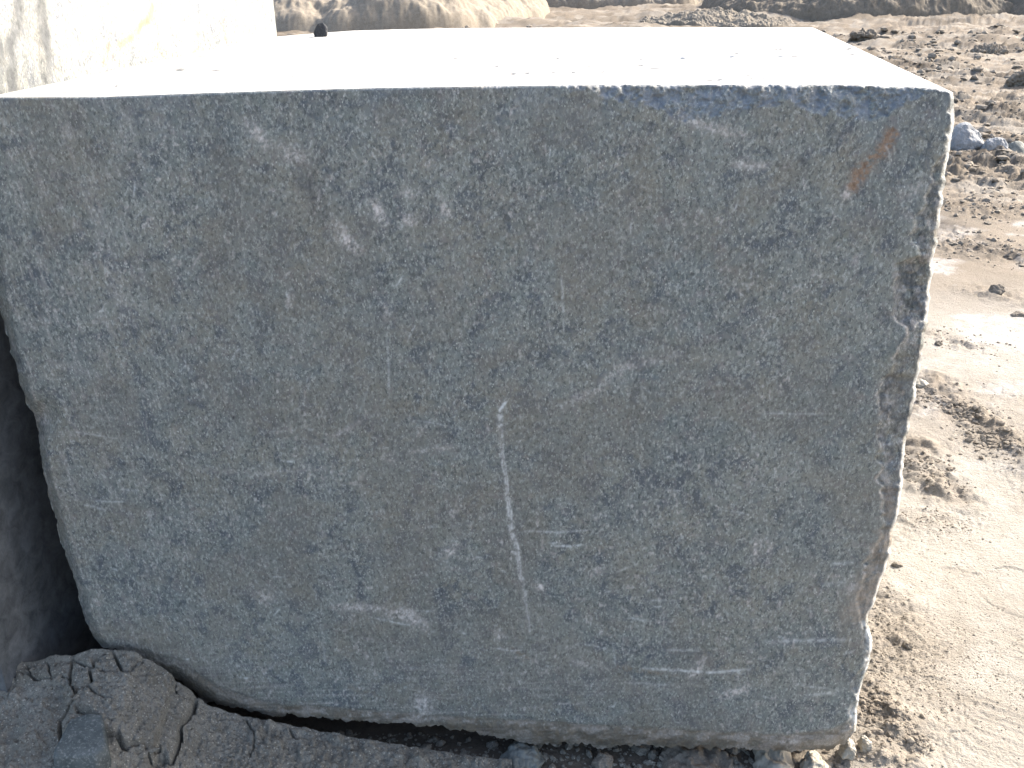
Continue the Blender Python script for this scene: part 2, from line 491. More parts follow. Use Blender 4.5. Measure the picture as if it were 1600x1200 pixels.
# saw and chain scratches: thin, long, bright
LONG = [(789, 624), (783, 640), (781, 662), (785, 700), (792, 765), (800, 826), (809, 868), (816, 910), (822, 950), (826, 985)]
stroke(pale, LONG, 4.5, 0.30, rag=0.6)
stroke(white, [(x + 2, y) for x, y in LONG[2:]], 1.4, 0.36, rag=0.7)
stroke(white, [(x - 2, y) for x, y in LONG[3:8]], 1.3, 0.34, rag=0.85)
stroke(white, [(789, 628), (781, 645), (781, 664)], 3.2, 0.55, fade=False, rag=0.7)
for pts, w, a in [
    ([(862, 853), (890, 854), (916, 851)], 2.2, .85), ([(820, 829), (870, 831), (925, 829)], 2.2, .45), ([(855, 849), (880, 850)], 1.8, .5),
    ([(1005, 1045), (1060, 1047), (1110, 1050), (1172, 1047)], 2.6, .85), ([(1030, 1015), (1100, 1018)], 2.2, .4), ([(975, 1065), (1050, 1070)], 2.2, .35),
    ([(1195, 1004), (1240, 1002), (1330, 999)], 4, .45), ([(1185, 645), (1300, 646)], 2, .30), ([(1300, 882), (1330, 880)], 3, .5),
    ([(1285, 912), (1320, 910)], 3, .35), ([(1262, 1086), (1310, 1082)], 3, .5), ([(877, 432), (880, 480), (881, 520)], 2.2, .45),
    ([(604, 520), (607, 560), (608, 620)], 2.2, .30), ([(960, 895), (1000, 880)], 2.2, .3), ([(560, 650), (580, 590)], 2, .2),
    ([(600, 1010), (608, 1040)], 2, .25), ([(505, 1008), (510, 1040)], 2, .25), ([(958, 1010), (962, 1040)], 2.2, .3)]:
    stroke(white, [(x, y + 1.0 * math.sin(x * .21 + y)) for x, y in pts], w * 0.80, a * 0.66, rag=0.6, wob=False)
# horizontal drag marks of the wire along the left and low down
drag = fbm(X / 70, Y / 2.4 + X * 0.01, octv=3, seed=81)
dragmask = sstep(950, 1080, Y) * sstep(1300, 700, X) + 0.6 * sstep(330, 60, X) * sstep(520, 640, Y)
pale = np.maximum(pale, 0.20 * dragmask * sstep(0.58, 0.72, drag))
pale = np.maximum(pale, 0.26 * sstep(0.58, 0.76, strand) * (0.35 + 0.65 * sstep(420, 40, X)))
# many faint hairline scratches, mostly near level low down and leaning on the left
for _ in range(230):
    x_, y_ = rng.uniform(30, 1400), rng.uniform(170, 1110)
    lean_ = rng.normal(0.05, 0.12) if (y_ > 640 and rng.uniform() < .75) else rng.choice([-1.05, -0.8, 1.2, 1.5]) + rng.normal(0, .2)
    L_ = rng.uniform(8, 26) * (2.6 if abs(lean_) < .4 and rng.uniform() < .3 else 1)
    bend = rng.normal(0, 2)
    dx_, dy_ = math.cos(lean_) * L_ / 2, math.sin(lean_) * L_ / 2
    stroke(white if rng.uniform() < .5 else pale, [(x_ - dx_, y_ - dy_), (x_ + bend, y_ + bend), (x_ + dx_, y_ + dy_)], rng.uniform(1.1, 1.9), rng.uniform(.12, .40), rag=.8, wob=False)
# dusty pale flecks in loose clusters
fleck = fbm(X / 7, Y / 9, octv=2, seed=85)
pale = np.maximum(pale, 0.42 * sstep(0.74, 0.86, fleck) * sstep(0.45, 0.62, fbm(X / 120, Y / 120, octv=2, seed=86)))
brown = np.maximum(brown, 0.34 * sstep(0.46, 0.62, fbm(X / 130, Y / 46, octv=4, seed=87)) * np.exp(-(((X - 720) / 330) ** 2 + ((Y - 600) / 110) ** 2)))
brown = np.maximum(brown, 0.22 * sstep(0.50, 0.66, fbm(X / 90, Y / 90, octv=4, seed=88)))
# rust streak with a pale tail
stroke(rust, [(1393, 208), (1388, 224), (1372, 242), (1352, 259), (1340, 278), (1334, 290)], 10.0, 1.15, fade=False, rag=0.7)
stroke(pale, [(1336, 284), (1328, 296), (1322, 306)], 7, .85, fade=False)
stroke(rust, [(1326, 205), (1322, 240)], 12, .16)
for pts, w, a in [([(960, 1040), (1010, 1050), (1060, 1053)], 4, .6), ([(795, 1008), (815, 1020), (836, 1032)], 5, .7), ([(1178, 340), (1170, 352)], 10, .25),
                  ([(545, 948), (470, 946)], 4, .3), ([(540, 1072), (600, 1090)], 5, .35)]:
    stroke(brown, pts, w, a)
# darker minerals
for pts, w, a in [([(482, 265), (490, 300), (505, 345)], 13, .45), ([(535, 300), (532, 330)], 8, .25), ([(345, 195), (352, 250)], 16, .25),
                  ([(560, 420), (590, 440)], 16, .25), ([(360, 400), (320, 430)], 26, .22), ([(365, 652), (368, 653)], 4, .8), ([(985, 295), (1010, 300)], 5, .3),
                  ([(1105, 782), (1106, 784)], 4, .6), ([(700, 175), (720, 180)], 9, .2), ([(1250, 250), (1262, 262)], 5, .4), ([(700, 790), (760, 720)], 12, .15)]:
    stroke(dark, pts, w, a)
# spalled band under the top edge, right half, its sky reflection painted in blue
low = np.interp(X, [880, 940, 1000, 1050, 1085, 1120, 1170, 1215, 1235, 1260, 1290, 1330, 1375, 1400, 1440, 1470], [132, 150, 163, 175, 186, 172, 168, 160, 158, 168, 180, 184, 182, 168, 150, 138])
low = low + 22 * (grain2 - 0.5) + 14 * (fbm(X / 22, X * 0, octv=2, seed=90) - 0.5)
band = sstep(3, -5, Y - low)
blue = np.maximum(blue, 0.75 * band * np.clip(3.0 * (grain2 - 0.28), 0.15, 1.1))
rec += 0.006 * band * (fbm(X / 15, Y / 9, octv=4, seed=115, gain=.6) - 0.3) + 0.018 * np.clip((low - Y) / 42, 0, 1) * (0.5 + 1.0 * fbm(X / 20, Y / 14, octv=4, seed=91))
blue = np.maximum(blue, 0.22 * sstep(250, 140, Y) * sstep(0.45, 0.62, fbm(X / 60, Y / 40, octv=3, seed=93)))  # sky reflection painted as bluish patches across the upper face
roughm = np.maximum(roughm, band * 0.6)
# spalls along the right arris
inner = np.interp(Y, [140, 200, 240, 280, 330, 370, 400, 412, 440, 500, 512, 560, 610, 660, 690, 720, 800, 840, 880, 940, 985, 1020, 1060, 1120, 1150],
                  [1492, 1485, 1470, 1458, 1440, 1428, 1434, 1402, 1396, 1400, 1414, 1398, 1374, 1378, 1376, 1374, 1378, 1376, 1350, 1338, 1352, 1356, 1340, 1330, 1325])
inner = inner + 20 * (fbm(Y / 17, X * 0 + 3, octv=3, seed=95) - 0.5)
spall = sstep(-3, 4, X - inner)
depth_in = np.clip((X - inner) / 60, 0, 1.3)
fac_ = cells(X / 26, Y / 34, seed=12)
rec += spall * (0.002 + 0.026 * depth_in * (0.6 + 0.5 * fbm(X / 30, Y / 44, octv=3, seed=96)) + 0.009 * (fac_[1] - fac_[0]) * fac_[2] + 0.009 * fbm(X / 12, Y / 15, octv=4, seed=97))
roughm = np.maximum(roughm, spall)
seam = np.exp(-((X - inner) / 2.6) ** 2) * sstep(0.40, 0.60, fbm(Y / 34, X * 0 + 9, octv=3, seed=92)) * (Y > 230)
pale = np.maximum(pale, 0.45 * seam * np.clip(3 * (grain - .3), 0, 1.2))
pale = np.maximum(pale, spall * 0.34 * sstep(0.56, 0.70, fbm(X / 11, Y / 15, octv=4, seed=94, gain=.6)))
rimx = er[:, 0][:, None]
white = np.maximum(white, 0.55 * np.exp(-((rimx - X) / 4.0) ** 2) * sstep(0.30, 0.55, fbm(Y / 40, X * 0, octv=3, seed=89)))  # sunlit rim painted pale along the right edge
dark = np.maximum(dark, spall * 0.46 * sstep(0.48, 0.62, fbm(X / 16, Y / 22, octv=3, seed=98)))
blue = np.maximum(blue, spall * 0.35 * sstep(0.5, 0.65, fbm(X / 24, Y / 24, octv=3, seed=99)))
stroke(pale, [(1396, 408), (1400, 440), (1412, 505)], 4, .30)
stroke(dark, [(1402, 418), (1402, 470), (1412, 500)], 9, .45)
pocket = np.exp(-(((X - 1424) / 24) ** 4 + ((Y - 460) / 52) ** 4))
rec += 0.010 * pocket * (0.4 + 1.2 * grain2)
dark = np.maximum(dark, 0.55 * pocket * sstep(0.35, 0.6, grain2))
stroke(tan, [(1390, 772), (1394, 798)], 15, .9, rag=.4, fade=False)
stroke(tan, [(1386, 846), (1368, 900), (1350, 938), (1340, 955)], 24, 1.0, rag=.5, fade=False)
brown = np.maximum(brown, tan)
pale = np.maximum(pale, tan * 0.22); dark = dark * (1 - tan)
stroke(brown, [(1455, 395), (1470, 330)], 9, .5)
stroke(pale, [(1335, 905), (1330, 925)], 12, .35)
stroke(white, [(1352, 975), (1360, 1000), (1358, 1030), (1350, 1060)], 6, .45, fade=False)
stroke(white, [(1333, 1110), (1338, 1130)], 7, .5, fade=False)
# rough pale-brown lip along the bottom
lipy = np.interp(X, [158, 200, 280, 340, 420, 560, 700, 800, 900, 1000, 1120, 1230, 1300, 1345], [1012, 1010, 1030, 1072, 1098, 1108, 1118, 1124, 1130, 1135, 1142, 1148, 1140, 1120])
lipy = lipy + 6 * (grain2 - 0.5)
lip = sstep(-3, 4, Y - lipy)
brown = np.maximum(brown, lip * (0.55 + 0.3 * sstep(0.4, 0.6, grain2)) * sstep(230, 330, X))
pale = np.maximum(pale, lip * 0.35 * sstep(0.45, 0.62, fbm(X / 20, Y / 8, octv=3, seed=110)) * sstep(300, 420, X))
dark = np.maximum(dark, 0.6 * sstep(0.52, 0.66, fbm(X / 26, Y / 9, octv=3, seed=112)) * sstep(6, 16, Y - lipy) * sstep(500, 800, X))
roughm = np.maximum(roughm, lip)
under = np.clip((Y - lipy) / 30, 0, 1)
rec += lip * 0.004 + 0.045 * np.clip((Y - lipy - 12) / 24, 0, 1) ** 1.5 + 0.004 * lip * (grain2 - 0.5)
brown = np.maximum(brown, 0.45 * sstep(60, 10, dist_poly(X, Y, [(158, 1005), (230, 1012), (300, 1050), (350, 1088)])[0]) * (0.5 + 0.5 * grain2))
# left arris: small nicks
lx = np.interp(Y, [p[1] for p in EDGE_L], [p[0] for p in EDGE_L])
rec += 0.05 * np.clip(1 - (X - lx) / 14, 0, 1) ** 1.5 * (0.4 + fbm(X / 20, Y / 20, octv=2, seed=114))
rec += 0.045 * np.exp(-(((X - 62) / 22) ** 2 + ((Y - 655) / 25) ** 2))
# rounded arrises at the top, right and bottom; slightly uneven face
dT = np.clip(1 - Vv * (NV - 1) / 2.0, 0, 1); dR = np.clip(1 - (1 - U) * (NU - 1) / 4.0, 0, 1)
rec += 0.004 * dT + 0.022 * dR ** 1.6
rec += 0.006 * (fbm(X / 160, Y / 160, octv=3, seed=120) - 0.5) + 0.0016 * (fbm(X / 9, Y / 9, octv=3, seed=121) - 0.5)
F = on_face(X, Y)
vdir = F - np.array([0, 0, CAM_Z])
F = F + vdir / np.linalg.norm(vdir, axis=-1, keepdims=True) * rec[..., None]
c4 = lambda a, b, c, d: np.stack([np.clip(q, 0, 1) for q in (a, b, c, d)], -1)
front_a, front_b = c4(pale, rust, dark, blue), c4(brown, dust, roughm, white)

# top sheet: front arris to back arris
zl, zr = F[0, 0, 2], F[0, -1, 2]
EDGE_BK = [(415, 60), (435, 57), (500, 51.5), (550, 48), (640, 45.5), (719, 44), (900, 43), (1100, 43), (1270, 43)]
bk = resample(EDGE_BK, NU)
rb = ray(bk[:, 0], bk[:, 1])
zt = np.interp(u, [0, 1], [(zl + zr) / 2 - 0.001, (zl + zr) / 2 + 0.001])
BT = np.array([0, 0, CAM_Z]) + rb * ((zt - CAM_Z) / rb[:, 2])[:, None]
dvec = BT - F[0]                                         # depth vector of each column
dvec[:, 2] = zt - F[0, :, 2]
ND = 260
w = np.linspace(0, 1, ND) ** 1.25
TOP = F[0][None] + w[:, None, None] * dvec[None]
tx, ty = TOP[..., 0], TOP[..., 1]
endw = np.minimum(1, np.minimum(w, 1 - w) / 0.03)[:, None] * np.minimum(1, np.minimum(U[0], 1 - U[0]) / 0.01)[None]
TOP[..., 2] += endw * (0.007 * (fbm(tx * 3, ty * 3, octv=3, seed=130) - 0.5) + 0.004 * (fbm(tx * 22, ty * 22, octv=4, seed=131, gain=0.6) - 0.5))
tpx, tpy = project(TOP)
# a shallow sawing step across the right half and a few pits
step = dist_poly(tpx, tpy * 3, [(1000, 92 * 3), (1150, 88 * 3), (1330, 84 * 3)])[0]
TOP[..., 2] -= endw * 0.006 * np.exp(-(step / 5) ** 2) * sstep(0.42, 0.6, fbm(tx * 16, ty * 10, octv=2, seed=133))
pit = sstep(0.70, 0.80, fbm(tx * 14, ty * 34, octv=2, seed=134))
tdark = 0.6 * pit * sstep(0.3, 0.7, fbm(tx * 2, ty * 2, octv=2, seed=135)) + 0.5 * np.exp(-(step / 4) ** 2) * sstep(0.45, 0.6, fbm(tx * 16, ty * 10, octv=2, seed=133))
z0 = np.zeros_like(tx)
for (a_, b_, w_, k_) in [(280, 108, 9, .8), (335, 109, 14, .8), (180, 133, 3, .9), (295, 140, 12, .5), (545, 90, 8, .7), (710, 90, 6, .8), (775, 102, 10, .7), (800, 114, 8, .8), (822, 113, 6, .9), (862, 112, 10, .8), (895, 111, 5, .9), (940, 111, 5, .8), (1000, 101, 6, .8),
                         (870, 90, 4, .8), (925, 90, 4, .7), (1240, 86, 12, .8), (1215, 76, 10, .8), (1150, 82, 5, .8), (1090, 86, 5, .6), (1060, 96, 3, .7), (1000, 92, 4, .8), (460, 119, 10, .5), (1330, 84, 9, .8), (1290, 88, 16, .5), (1325, 75, 7, .9)]:
    q_ = ((tpx - a_) / w_) ** 2 + ((tpy - b_) / 2.3) ** 2
    tdark = np.maximum(tdark, k_ * np.exp(-q_) * (0.55 + 1.1 * fbm(tpx / 4, tpy / 1.2, octv=2, seed=138)))
tdust = 0.95 - 0.9 * np.clip(tdark, 0, 1) - 0.25 * sstep(0.5, 0.75, fbm(tx * 5, ty * 5, octv=3, seed=137))
TOP[..., 2] -= endw * 0.004 * np.clip(tdark, 0, 1)
top_a, top_b = c4(z0, z0, tdark * .95, z0), c4(z0, tdust, z0, z0)


def side(edge, dv, seed, n=90, amp=0.03):
    ww = np.linspace(0, 1, n)
    P = edge[None] + ww[:, None, None] * dv[None]
    m = np.minimum(1, np.minimum(ww, 1 - ww) / 0.05)[:, None]
    k = np.arange(len(edge)); m = m * np.minimum(1, np.minimum(k, k[::-1]) / 15)[None]
    nv = np.cross(P[1:2, :, :] - P[:1, :, :], np.gradient(edge, axis=0)[None]); nv = nv / np.maximum(np.linalg.norm(nv, axis=-1, keepdims=True), 1e-9)
    f = fbm(P[..., 1] * 4, P[..., 2] * 4 + P[..., 0] * 4, octv=5, seed=seed, gain=0.55, ridged=True)
    return P + nv * (m * amp * f)[..., None]


RS = side(F[:, -1], np.repeat(dvec[-1:], NV, 0), 140)
LS = side(F[:, 0], np.repeat(dvec[:1], NV, 0), 141, amp=-0.03)
BS = side(F[-1], dvec, 142, 60, -0.05)
Vs, Fc, A1, A2, off = [], [], [], [], 0
plain = lambda sh, r=0.8, d=0.0: (np.zeros(sh + (4,)), np.tile(np.array([0.12, d, r, 0.0]), sh + (1,)))
for G, flip, at in [(F, True, (front_a, front_b)), (TOP, False, (top_a, top_b)), (RS, False, plain(RS.shape[:2], 0.9, 0.15)),
                    (LS, True, plain(LS.shape[:2])), (BS, True, plain(BS.shape[:2]))]:
    Vs.append(G.reshape(-1, 3)); Fc.append(grid_faces(G.shape[0], G.shape[1], off, flip))
    A1.append(at[0].reshape(-1, 4)); A2.append(at[1].reshape(-1, 4)); off += G.shape[0] * G.shape[1]
rim = np.concatenate([TOP[-1][::8], RS[-1][8::8], BS[-1][::-1][8::8], LS[-1][::-1][8::8]])
Vs.append(rim); A1.append(np.zeros((len(rim), 4))); A2.append(np.zeros((len(rim), 4)))
ngon = np.arange(off, off + len(rim))
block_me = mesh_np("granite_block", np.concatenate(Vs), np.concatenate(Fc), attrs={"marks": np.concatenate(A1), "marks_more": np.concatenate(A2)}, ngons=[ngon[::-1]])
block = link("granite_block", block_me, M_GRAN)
tag(block, "large blue-grey granite block with a sawn front face, rust streak and white dusty top", "stone block")

# ------------------------------------------------------------------ neighbouring taller block on the left
dl = dvec[0][:2] / np.linalg.norm(dvec[0][:2])
base = F[0, 0, :2] - np.array([dl[1], -dl[0]]) * 0.15
nrm = np.array([-dl[1], dl[0]])                          # points left, away from the granite block
ta, tb = -0.15, None
# far end where the face meets the sight line of its right-hand arris
r_ = ray(432.0, 25.0)[:2]
tb = float(np.linalg.solve(np.stack([dl, -r_], 1), -base)[0])
n_s, n_z = 420, 260
ss = np.linspace(ta, tb, n_s); zz = np.linspace(-0.04, 2.05, n_z)
SS, ZZ = np.meshgrid(ss, zz)
rough_f = 0.012 * (fbm(SS * 5, ZZ * 5, octv=5, seed=150, gain=0.55) - 0.5)
edge_soft = 0.012 * np.clip(1 - (tb - SS) / 0.02, 0, 1) ** 2
bulge = rough_f + edge_soft
NB = np.stack([base[0] + dl[0] * SS + nrm[0] * bulge, base[1] + dl[1] * SS + nrm[1] * bulge, ZZ], -1)
npx, npy = project(NB)
nwx = npx + 10 * (fbm(SS * 30, ZZ * 30, octv=3, seed=151) - 0.5)
gr = np.zeros_like(SS)
for pts, ww_, a in [([(28, -60), (30, 40), (14, 75), (20, 140)], 13, .95), ([(60, -60), (68, 50), (76, 125)], 12, .95), ([(45, -60), (42, 60), (45, 130)], 16, .55), ([(2, 60), (0, 150)], 9, .9),
                    ([(55, 20), (58, 60)], 6, .5), ([(308, 30), (312, 80)], 6, .22), ([(90, 105), (96, 120)], 8, .35), ([(345, -20), (352, 60)], 3, .2)]:
    d_, t_ = dist_poly(nwx, npy, pts)
    gr = np.maximum(gr, a * np.exp(-(d_ / ww_) ** 2))
gr = np.clip(gr * (0.6 + 0.8 * fbm(SS * 60, ZZ * 18, octv=3, seed=152)), 0, 1)
ru = np.zeros_like(SS)
for pts, ww_, a in [([(163, 104), (172, 70)], 5, .6), ([(192, 70), (206, 60), (218, 42), (236, 26), (240, 8)], 6, .9), ([(240, 30), (252, 84)], 2, .5), ([(345, 5), (352, 66)], 2.2, .4), ([(246, -5), (255, 20)], 2, .3)]:
    d_, t_ = dist_poly(nwx, npy, pts)
    ru = np.maximum(ru, a * np.exp(-(d_ / ww_) ** 2))
ru = np.clip(0.95 * ru * (0.3 + 1.3 * fbm(SS * 50, ZZ * 50, octv=3, seed=153)), 0, 1)
gap_shade = sstep(1.52, 1.25, ZZ)  # shade of the gap painted dark onto the lower face
gr = np.maximum(gr, 0.95 * gap_shade)
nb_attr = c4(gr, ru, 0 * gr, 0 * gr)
W = 1.3
back = NB.copy(); back[..., 0] += nrm[0] * W; back[..., 1] += nrm[1] * W
nv_ = n_s * n_z
box_v, box_f = [NB.reshape(-1, 3)], [grid_faces(n_z, n_s)]
o_ = nv_
loops_ = {'top': NB[-1], 'far': NB[:, -1], 'near': NB[:, 0]}
att = [nb_attr.reshape(-1, 4)]
for k_, e_ in loops_.items():
    ws = np.linspace(0, 1, 50)[:, None, None]
    P = e_[None] + ws * np.array([nrm[0] * W, nrm[1] * W, 0])[None, None]
    m_ = np.minimum(1, np.minimum(ws[:, :, 0], 1 - ws[:, :, 0]) / 0.05) * np.minimum(1, np.minimum(np.arange(len(e_)), np.arange(len(e_))[::-1]) / 6)[None]
    f_ = 0.025 * m_ * (fbm(P[..., 0] * 5 + 2, P[..., 1] * 5 + P[..., 2] * 5, octv=4, seed=155) - 0.5)
    if k_ == 'top': P[..., 2] += f_
    else: P[..., :2] += f_[..., None] * dl
    box_v.append(P.reshape(-1, 3)); box_f.append(grid_faces(50, len(e_), o_, flip=(k_ != 'near'))); o_ += P.shape[0] * P.shape[1]
    aa = np.zeros((P.shape[0] * P.shape[1], 4)); aa[:, 0] = 0.5 + 0.5 * (P[..., 2].ravel() < 1.5)  # end faces carry the same painted shade low down
    att.append(aa)
bkc = np.stack([back[0, 0], back[0, -1], back[-1, -1], back[-1, 0]])
box_v.append(bkc); att.append(np.zeros((4, 4)))
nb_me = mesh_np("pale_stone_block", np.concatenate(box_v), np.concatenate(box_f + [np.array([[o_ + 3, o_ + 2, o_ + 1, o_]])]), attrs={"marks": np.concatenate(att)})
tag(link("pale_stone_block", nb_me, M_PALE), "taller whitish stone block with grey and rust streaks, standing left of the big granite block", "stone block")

# ------------------------------------------------------------------ ground: one sheet, fine where the picture sees it near
th = np.radians(np.unique(np.concatenate([np.arange(-30, 20, 0.13), np.arange(20, 31, 0.05), np.arange(31, 330, 4.0)])))
th = np.concatenate([th, [th[0] + 2 * math.pi]])
dep = np.radians(np.concatenate([np.arange(50, 11, -0.055), np.arange(11, 2.4, -0.028), np.array([2.3, 2.1, 1.9, 1.7, 1.5, 1.2, 1.0, 0.8, 0.5, 0.3, 0.15, 0.08, 0.04])]))
rr = np.concatenate([[0.02, 0.3, 0.6, 0.9, 1.2, 1.4], CAM_Z / np.tan(dep)])
rr = np.unique(rr)
TH, RR = np.meshgrid(th, rr)
gx, gy = RR * np.sin(TH), RR * np.cos(TH)
gp = np.stack([gx, gy, np.zeros_like(gx)], -1)
gpx, gpy = project(gp)
infront = gy > 0.8
gpx = np.where(infront, gpx, -5000); gpy = np.where(infront, gpy, 3000)


def ridge_world(pts, wid):
    q = np.stack(ground_xy([p[0] for p in pts], [p[1] for p in pts]), -1)
    d, t = dist_poly(gx + 0.10 * (fbm(gx * 6, gy * 6, octv=3, seed=200) - 0.5), gy + 0.10 * (fbm(gx * 6, gy * 6, octv=3, seed=210) - 0.5), q)
    return np.exp(-(d / wid) ** 2)


D = gy
clod1 = fbm(gx * 9, gy * 9, octv=5, seed=220, gain=0.55)
clod1 = clod1 * sstep(22, 9, D) + fbm(gx * 3.2, gy * 3.2, octv=3, seed=221, gain=0.5) * (1 - sstep(22, 9, D))
clod2 = fbm(gx * 26, gy * 26, octv=4, seed=225, gain=0.6)
cf1, cf2, cid = cells(gx * 17 + 0.6 * clod2, gy * 17 + 0.6 * clod1, seed=230)
lump = np.clip(1 - cf1 * 1.5, 0, 1) ** 0.7 * (cid > 0.35) * cid
cf1b, cf2b, cidb = cells(gx * 7 + clod2, gy * 7 + clod1, seed=233)
lumpb = np.clip(1 - cf1b * 1.4, 0, 1) ** 0.7 * (cidb > 0.45) * cidb
rough1 = np.maximum.reduce([1.0 * ridge_world([(1440, 590), (1500, 640), (1560, 680), (1640, 740)], 0.11),
                            0.9 * ridge_world([(1420, 700), (1440, 740), (1480, 770)], 0.10),
                            0.8 * ridge_world([(1425, 640), (1450, 622), (1480, 615)], 0.06),
                            0.6 * ridge_world([(1440, 520), (1480, 530), (1530, 545)], 0.09),
                            0.9 * ridge_world([(1460, 360), (1500, 385), (1560, 395), (1620, 400)], 0.25),
                            1.0 * ridge_world([(1470, 320), (1540, 330), (1620, 320)], 0.30),
                            0.7 * ridge_world([(1540, 455), (1600, 470)], 0.15),
                            0.55 * ridge_world([(1365, 930), (1400, 960), (1390, 1010)], 0.10),
                            0.8 * ridge_world([(1350, 1090), (1400, 1130), (1410, 1190)], 0.07),
                            0.5 * ridge_world([(1420, 810), (1480, 815)], 0.06)])
far_rough = sstep(7.2, 8.6, D) * (0.55 + 0.45 * sstep(0.4, 0.6, fbm(gx * 0.5, gy * 0.9, octv=3, seed=240)))
rmask = np.clip(np.maximum(rough1, far_rough), 0, 1)
track = fbm(gx * 1.3 + 0.5 * clod1, gy * 4.4, octv=4, seed=244, gain=0.55)
h = 0.020 * (fbm(gx * 0.9, gy * 0.9, octv=3, seed=250) - 0.5)
near_f = sstep(12, 6, D)
h += 0.006 * (clod1 - 0.5) + 0.0025 * (clod2 - 0.5) * near_f
h += rmask * (0.055 * (clod1 - 0.40) + 0.028 * lump * near_f + 0.018 * (clod2 - 0.5) * near_f)
streak = fbm(gx * 1.0 + 0.3 * clod1, gy * 1.35 + 0.3 * clod1, octv=6, seed=253, gain=0.62)
h += 0.010 * sstep(5, 3, D) * sstep(0.35, 0.6, fbm(gx * 3, gy * 3, octv=3, seed=266)) * (fbm(gx * 70, gy * 70, octv=3, seed=267, gain=0.65) - 0.5)
h += far_rough * (0.05 * lumpb + 0.16 * (track - 0.45) + 0.34 * np.maximum(streak - 0.46, 0) + 0.10 * (fbm(gx * 3, gy * 6, octv=5, seed=252, gain=0.6) - 0.5))
h += 0.6 * sstep(13, 30, D) * (fbm(gx * 0.35, gy * 0.5, octv=4, seed=254) - 0.42)
# hairline cracks in the smooth crust
h2 = np.abs(fbm(gx * 3.1, gy * 3.1, octv=3, seed=256) - 0.5)
crackm = sstep(0.010, 0.0, h2) * sstep(0.5, 0.62, fbm(gx * 1.7, gy * 1.7, octv=2, seed=257)) * sstep(6, 4, D) * (1 - rmask)
h -= 0.005 * crackm
for pts in ([(1475, 890), (1500, 893), (1545, 900)], [(1565, 890), (1600, 887)], [(1405, 1130), (1420, 1155), (1450, 1172)], [(1470, 1145), (1500, 1132)], [(1590, 1160), (1575, 1190)]):
    q = np.stack(ground_xy([p[0] for p in pts], [p[1] for p in pts]), -1)
    d, t = dist_poly(gx + 0.09 * (clod2 - .5), gy + 0.09 * (clod1 - .5), q)
    h -= 0.006 * np.exp(-(d / 0.0035) ** 2) * sstep(0.35, 0.55, clod2)
h = np.where(RR > 200, 0, h)
fade_near = sstep(0.9, 1.5, RR)
h = h * (0.3 + 0.7 * fade_near)
# footprint of the blocks and the mud bank stays low so the sheet never pokes through
foot = sstep(0.95, 0.75, gx) * sstep(1.5, 1.7, D) * sstep(4.2, 3.8, D) * sstep(-3.2, -2.9, gx)
h = h * (1 - 0.7 * foot) - 0.012 * foot
gp[..., 2] = h
tone_n = fbm(gx * 1.1, gy * 1.5, octv=4, seed=260)
tone_s = fbm(gx * 2.2 + 3 + 0.5 * clod1, gy * 2.9 + 0.5 * clod1, octv=5, seed=263, gain=0.62)
pale_g = sstep(6.2, 4.6, D) * (0.55 + 0.45 * sstep(0.35, 0.6, tone_n)) * (1 - 0.75 * np.clip(rough1, 0, 1))
bandp = np.exp(-((D - 2.25) / 0.35) ** 2)
pale_g = pale_g * (1 - 0.55 * bandp * sstep(0.30, 0.55, fbm(gx * 3, gy * 3, octv=3, seed=266)))
pale_g = np.maximum(pale_g, 0.45 * sstep(0.5, 0.65, tone_s) * sstep(6, 8, D))
pale_g = np.where(infront & (np.abs(TH) < 1.0), pale_g, 0.25)
brown_g = np.clip(0.55 * rough1 * sstep(0.3, 0.6, clod2) + 0.75 * far_rough * sstep(0.42, 0.58, streak) + 0.25 * sstep(7, 9, D), 0, 0.95)
salt_g = 0.62 * sstep(0.46, 0.66, tone_s) * (0.45 + 0.55 * sstep(0.4, 0.6, clod2)) * sstep(8.0, 7.0, D) * sstep(3.0, 3.6, D) * (1 - 0.6 * np.clip(rough1, 0, 1))
wet_g = 0.75 * ridge_world([(1470, 345), (1500, 372), (1560, 395)], 0.16) * sstep(0.42, 0.55, clod1) + 0.5 * ridge_world([(1480, 400), (1500, 395)], 0.1) * sstep(.45, .55, clod2)
wet_g = wet_g + 0.30 * far_rough * sstep(0.52, 0.64, streak)
mudn = fbm(gx * 1.5, gy * 1.5, octv=3, seed=268)
near_mud = sstep(0.95, 0.55, gx + 0.35 * (mudn - .5)) * sstep(2.6, 2.2, D) * sstep(4.5, 2.5, RR)
pale_g = pale_g * (1 - near_mud); salt_g = salt_g * (1 - near_mud); brown_g = np.maximum(brown_g, 0.9 * near_mud); wet_g = np.maximum(wet_g, 0.35 * near_mud)
tone = c4(pale_g, brown_g, salt_g, wet_g)
ground_me = mesh_np("ground", gp, grid_faces(gp.shape[0], gp.shape[1], flip=False), attrs={"tone": tone})
ground = link("ground", ground_me, M_GROUND)
tag(ground, kind="structure")


def ground_z(x, y):
    """height of the sheet near a point, from its nearest vertex"""
    a = math.atan2(x, y); r = math.hypot(x, y)
    i = int(np.argmin(np.abs(rr - r))); j = int(np.argmin(np.abs(th - a)))
    return float(gp[i, j, 2])


